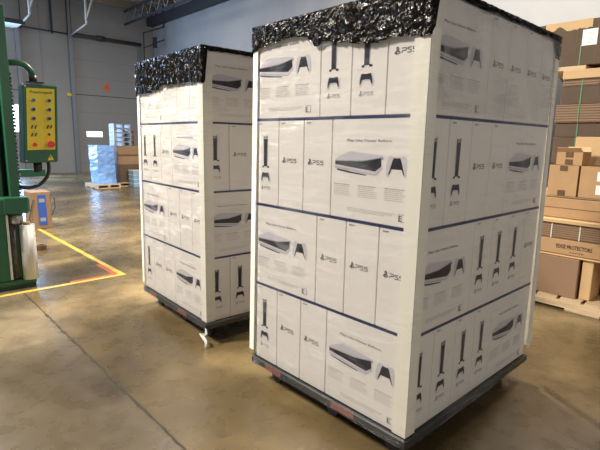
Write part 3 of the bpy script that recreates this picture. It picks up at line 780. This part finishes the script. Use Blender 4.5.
def ep(t, a, b_, y, h):
    m = MB(); ox = -.345 - t.location.x; oz = .015
    add_text(m, 'EDGE PROTECTORS', lambda x, z: (ox + x, y - .0012, .046 + z), .25, 'ink', .032); m.build('lettering', t)
    m = MB()
    for k in range(5): m.box((ox + .10 + k * .02, y - .0014, .020), (ox + .112 + k * .02, y - .001, .026), 'ink')
    m.build('fine_print', t)
kbox('long_carton', 'carton', -.90, .55, 2.49, 3.4, .422, .535, 'kraft', 'long flat carton lettered in black lying across the low brown cartons', None, ep)
kbox('flat_sheet', 'cardboard', -.92, .58, 2.475, 2.9, .405, .418, 'kraftlight', 'tan cardboard sheet under the lettered long carton')
def layers(dark, lite, rows, yoff=.0):
    def f(t, a, b_, y, h):
        m = MB()
        for k in range(rows): z = h * (k + .5) / rows; m.box((a + .002, y - .0022, z - h / rows * .15), (b_ - .002, y - .0004, z + h / rows * .05), dark)
        m.build('sheet_edges', t)
        for xx in lite:
            m = MB(); m.box((xx - t.location.x - .004, y - .004, -.0), (xx - t.location.x + .004, y - .0024, h + .001), 'strapwhite'); m.build('white_strap', t)
    return f
kbox('cardboard_bundle', 'cardboard bundle', -.92, .50, 2.52, 3.5, .537, .653, 'kraftbrown', 'strapped bundle of flat cardboard strips on the lettered long carton', None, layers('kraftdark', (-.40, -.20), 7))
kbox('flat_sheet', 'cardboard', -.94, .55, 2.50, 3.5, .657, .688, 'kraftlight', 'thick tan cardboard sheet topping the strapped flat bundle')
kbox('long_carton', 'carton', -.95, .60, 2.58, 3.5, .690, .845, 'kraft', 'long plain brown carton under the open cartons', None, seamline)
kbox('flat_sheet', 'cardboard', -.50, .5, 2.585, 2.97, .847, .860, 'kraftbrown', 'thin cardboard sheet between the long plain carton and the open cartons')
def open_carton(x0, x1, y0, y1, z0_, z1_, label, tape=True, flaps='fblr', mt='kraft', gl=False):
    t = tag(empty('open_carton', ((x0 + x1) / 2, (y0 + y1) / 2, z0_)), label, 'carton')
    X = (x1 - x0) / 2; Y = (y1 - y0) / 2; h = z1_ - z0_; w_ = .004
    m = MB()
    m.box((-X, -Y, 0), (X, -Y + w_, h), mt); m.box((-X, Y - w_, 0), (X, Y, h), mt); m.box((-X, -Y + w_, 0), (-X + w_, Y - w_, h), mt); m.box((X - w_, -Y + w_, 0), (X, Y - w_, h), mt)
    m.box((-X + w_, -Y + w_, 0), (X - w_, Y - w_, w_), 'kraftin'); m.build('carton_body', t)
    fl = min(Y, X) * .55
    def flap(P, nm='flap'):
        m = MB(); P = [Vector(p) for p in P]; nrm = (P[1] - P[0]).cross(P[2] - P[0]).normalized() * .003
        Q = [p + nrm for p in P]; m.quad(P[::-1], 'kraftlight'); m.quad(Q, 'kraft')
        for i in range(4): j = (i + 1) % 4; m.quad([P[i], P[j], Q[j], Q[i]], 'kraft')
        m.build(nm, t)
    if 'f' in flaps: flap([(-X, -Y, h), (X, -Y, h), (X - .01, -Y - fl * .55, h + fl * .62), (-X + .01, -Y - fl * .55, h + fl * .62)])
    if 'b' in flaps: flap([(X, Y, h), (-X, Y, h), (-X + .01, Y + fl * .25, h + fl * .75), (X - .01, Y + fl * .25, h + fl * .75)])
    if 'l' in flaps: flap([(-X, Y, h), (-X, -Y, h), (-X - fl * .5, -Y + .01, h + fl * .5), (-X - fl * .5, Y - .01, h + fl * .5)])
    if 'r' in flaps: flap([(X, -Y, h), (X, Y, h), (X + fl * .6, Y - .01, h + fl * .35), (X + fl * .6, -Y + .01, h + fl * .35)])
    if tape:
        for z in (0.002, h - .045):
            m = MB(); m.box((-.028, -Y - .0015, z), (.028, -Y - .0003, z + .042), 'tapebrown'); m.build('packing_tape', t)
    if gl:
        for z in (.03, .13):
            m = MB(); m.box((-.05, -Y - .0015, z), (-.005, -Y - .0003, z + .07), 'paper'); m.build('white_label', t)
    return t
open_carton(-.495, -.285, 2.60, 2.88, .862, 1.100, 'closed-sided tan carton with brown tape at the left of the open cartons row', flaps='')
open_carton(-.270, .06, 2.60, 2.92, .862, 1.10, 'open brown carton with two white labels beside the taped carton', tape=False, flaps='br', gl=True, mt='kraft')
open_carton(-.458, -.275, 2.62, 2.82, 1.102, 1.205, 'small open carton with raised flaps sitting on the taped carton', flaps='fb')
# strapped brown bundles standing behind
def bundle(x0, x1, y0, y1, z0_, z1_, mt, label, rows=0, straps=(), dark='kraftdark'):
    def f(t, a, b_, y, h):
        if rows:
            m = MB()
            for k in range(rows): z = h * (k + .5) / rows; m.box((a + .002, y - .0022, z - h / rows * .2), (b_ - .002, y - .0004, z + h / rows * .1), dark)
            m.build('sheet_edges', t)
        for xx in straps:
            m = MB(); m.box((xx - t.location.x - .004, y - .0045, 0), (xx - t.location.x + .004, y - .0025, h), 'strapgreen'); m.build('green_strap', t)
    return kbox('cardboard_bundle', 'cardboard bundle', x0, x1, y0, y1, z0_, z1_, mt, label, 'strapped cardboard bundles behind the open cartons', f, bev=.003)
YB = 3.0
kbox('flat_sheet', 'cardboard', -.44, -.24, 2.955, 2.965, .8605, 1.325, 'kraftlight', 'upright tan cardboard sheet standing behind the open brown carton')
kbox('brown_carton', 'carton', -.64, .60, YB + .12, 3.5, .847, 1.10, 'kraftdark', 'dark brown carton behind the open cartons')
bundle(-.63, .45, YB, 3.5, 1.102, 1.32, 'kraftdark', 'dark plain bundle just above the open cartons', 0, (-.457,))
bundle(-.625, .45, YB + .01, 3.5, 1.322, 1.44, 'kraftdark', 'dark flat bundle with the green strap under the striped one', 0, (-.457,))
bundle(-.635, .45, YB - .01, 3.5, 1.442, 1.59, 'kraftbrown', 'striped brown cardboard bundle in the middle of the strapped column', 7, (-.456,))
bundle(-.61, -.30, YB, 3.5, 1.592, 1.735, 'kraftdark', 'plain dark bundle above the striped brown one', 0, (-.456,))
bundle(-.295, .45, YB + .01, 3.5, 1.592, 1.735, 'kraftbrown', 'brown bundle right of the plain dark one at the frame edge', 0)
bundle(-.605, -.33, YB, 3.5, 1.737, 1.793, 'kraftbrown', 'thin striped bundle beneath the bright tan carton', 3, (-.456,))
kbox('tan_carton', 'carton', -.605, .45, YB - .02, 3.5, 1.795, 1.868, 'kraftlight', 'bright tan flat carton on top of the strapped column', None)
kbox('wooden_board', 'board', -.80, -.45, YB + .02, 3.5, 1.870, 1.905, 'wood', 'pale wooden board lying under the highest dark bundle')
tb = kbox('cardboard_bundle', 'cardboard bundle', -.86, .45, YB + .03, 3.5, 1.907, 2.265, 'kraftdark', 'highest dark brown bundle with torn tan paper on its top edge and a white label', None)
y = YB + .03 - tb.location.y; ox = -tb.location.x
for k in range(6):
    m = MB(); m.box((ox - .70 + k * .15, y - .0012, .004), (ox - .697 + k * .15, y - .0002, .355), 'kraftin'); m.build('sheet_edge', tb)
m = MB(); prev = None; rnd = random.Random(2); rag = [.06, .055, .05, .05, .045, .025, .02, .03, .045, .06, .062, .06, .055, .06, .05, .055, .055, .06, .05, .055]
for k in range(20):
    x = ox - .80 + k * .36 / 19; z = .358 - rag[k] - .012; cur = (x, z)
    if prev:
        m.quad([(prev[0], y - .003, prev[1]), (cur[0], y - .003, cur[1]), (cur[0], y - .003, .360), (prev[0], y - .003, .360)], 'kraftlight')
        m.quad([(prev[0], y - .003, .360), (cur[0], y - .003, .360), (cur[0], y + .12, .362), (prev[0], y + .12, .362)], 'kraftlight')
    prev = cur
m.build('torn_paper', tb)
m = MB(); m.box((ox - .505, y - .0045, .152), (ox - .395, y - .003, .278), 'paper')
for k in range(5): m.box((ox - .475, y - .0050, .17 + k * .019), (ox - .415, y - .0045, .176 + k * .019), 'fine')
m.build('white_label', tb)
m = MB(); m.box((ox - .512, y - .0025, 0), (ox - .506, y - .001, .16), 'strapgreen'); m.build('green_strap', tb)
kbox('dark_gap_filler', 'carton', -1.3, -.60, 3.58, 3.9, 0, 1.98, 'black', 'tall black block added as the dark shaded gap behind the front stack')  # made-up block, its black stands in for the shaded gap between stacks

# ------------------------------------------------------------ light
def area(name, loc, size, power, col, rot=(0, 0, 0), sy=None):
    l = bpy.data.lights.new(name, 'AREA'); l.energy = power; l.color = col; l.size = size
    if sy: l.shape = 'RECTANGLE'; l.size_y = sy
    o = bpy.data.objects.new(name, l); COL.objects.link(o); o.location = loc; o.rotation_euler = rot; return o
warm = (1, .92, .81)
def lookrot(loc, tgt):
    return (Vector(tgt) - Vector(loc)).to_track_quat('-Z', 'Y').to_euler()
area('high_bay_lamp', (-3.5, -3.9, 5.2), .9, 860, warm, lookrot((-3.5, -3.9, 5.2), (-.9, 0, .8)))
area('high_bay_lamp', (-7.0, -1.5, 5.5), 1.0, 260, warm)
area('high_bay_lamp', (-4.2, 3.4, 5.4), .5, 640, warm)
area('side_fill', (5.6, 1.2, 2.4), 1.6, 52, warm, lookrot((5.6, 1.2, 2.4), (0, .6, 1.0)))  # unseen fill lamp added to brighten the right side of the front stack
area('high_bay_lamp', (-.3, 5.4, 5.3), .8, 230, (1, .88, .72))
area('high_bay_lamp', (-11, 4.5, 5.6), 1.0, 60, warm)
# dock daylight: blue lamp added before the closed door, second from doors out of frame
area('dock_daylight', (-16.25, .8, 1.9), 2.4, 620, (.38, .62, 1), (0, -PI / 2, 0), 2.8)
area('dock_daylight', (-13.5, -4.5, 2.4), 3.5, 280, (.50, .70, 1), lookrot((-13.5, -4.5, 2.4), (-11, 3.5, 1.6)))
w = bpy.data.worlds.new('World'); sc.world = w; w.use_nodes = True
w.node_tree.nodes['Background'].inputs[0].default_value = (.75, .80, .90, 1); w.node_tree.nodes['Background'].inputs[1].default_value = .22

# ------------------------------------------------------------ camera
a, p, r = .8207, .1788, .0194
ca, sa, cb_, sb = math.cos(a), math.sin(a), math.cos(p), math.sin(p)
fw = Vector((-sa * cb_, ca * cb_, -sb)); rt = Vector((ca, sa, 0)); up = rt.cross(fw)
R_ = rt * math.cos(r) + up * math.sin(r); U_ = -rt * math.sin(r) + up * math.cos(r)
cam = bpy.data.cameras.new('camera'); co = bpy.data.objects.new('camera', cam); COL.objects.link(co)
mtx = Matrix((R_, U_, -fw)).transposed().to_4x4(); mtx.translation = Vector((.9029, -1.4093, 1.2506)); co.matrix_world = mtx
cam.sensor_width = 36; cam.lens = 467.7 / 600 * 36; cam.clip_start = .05; cam.clip_end = 100
sc.camera = co
sc.view_settings.view_transform = 'Standard'; sc.view_settings.look = 'None'; sc.view_settings.gamma = 1; sc.view_settings.use_curve_mapping = False
sc.view_settings.exposure = 0
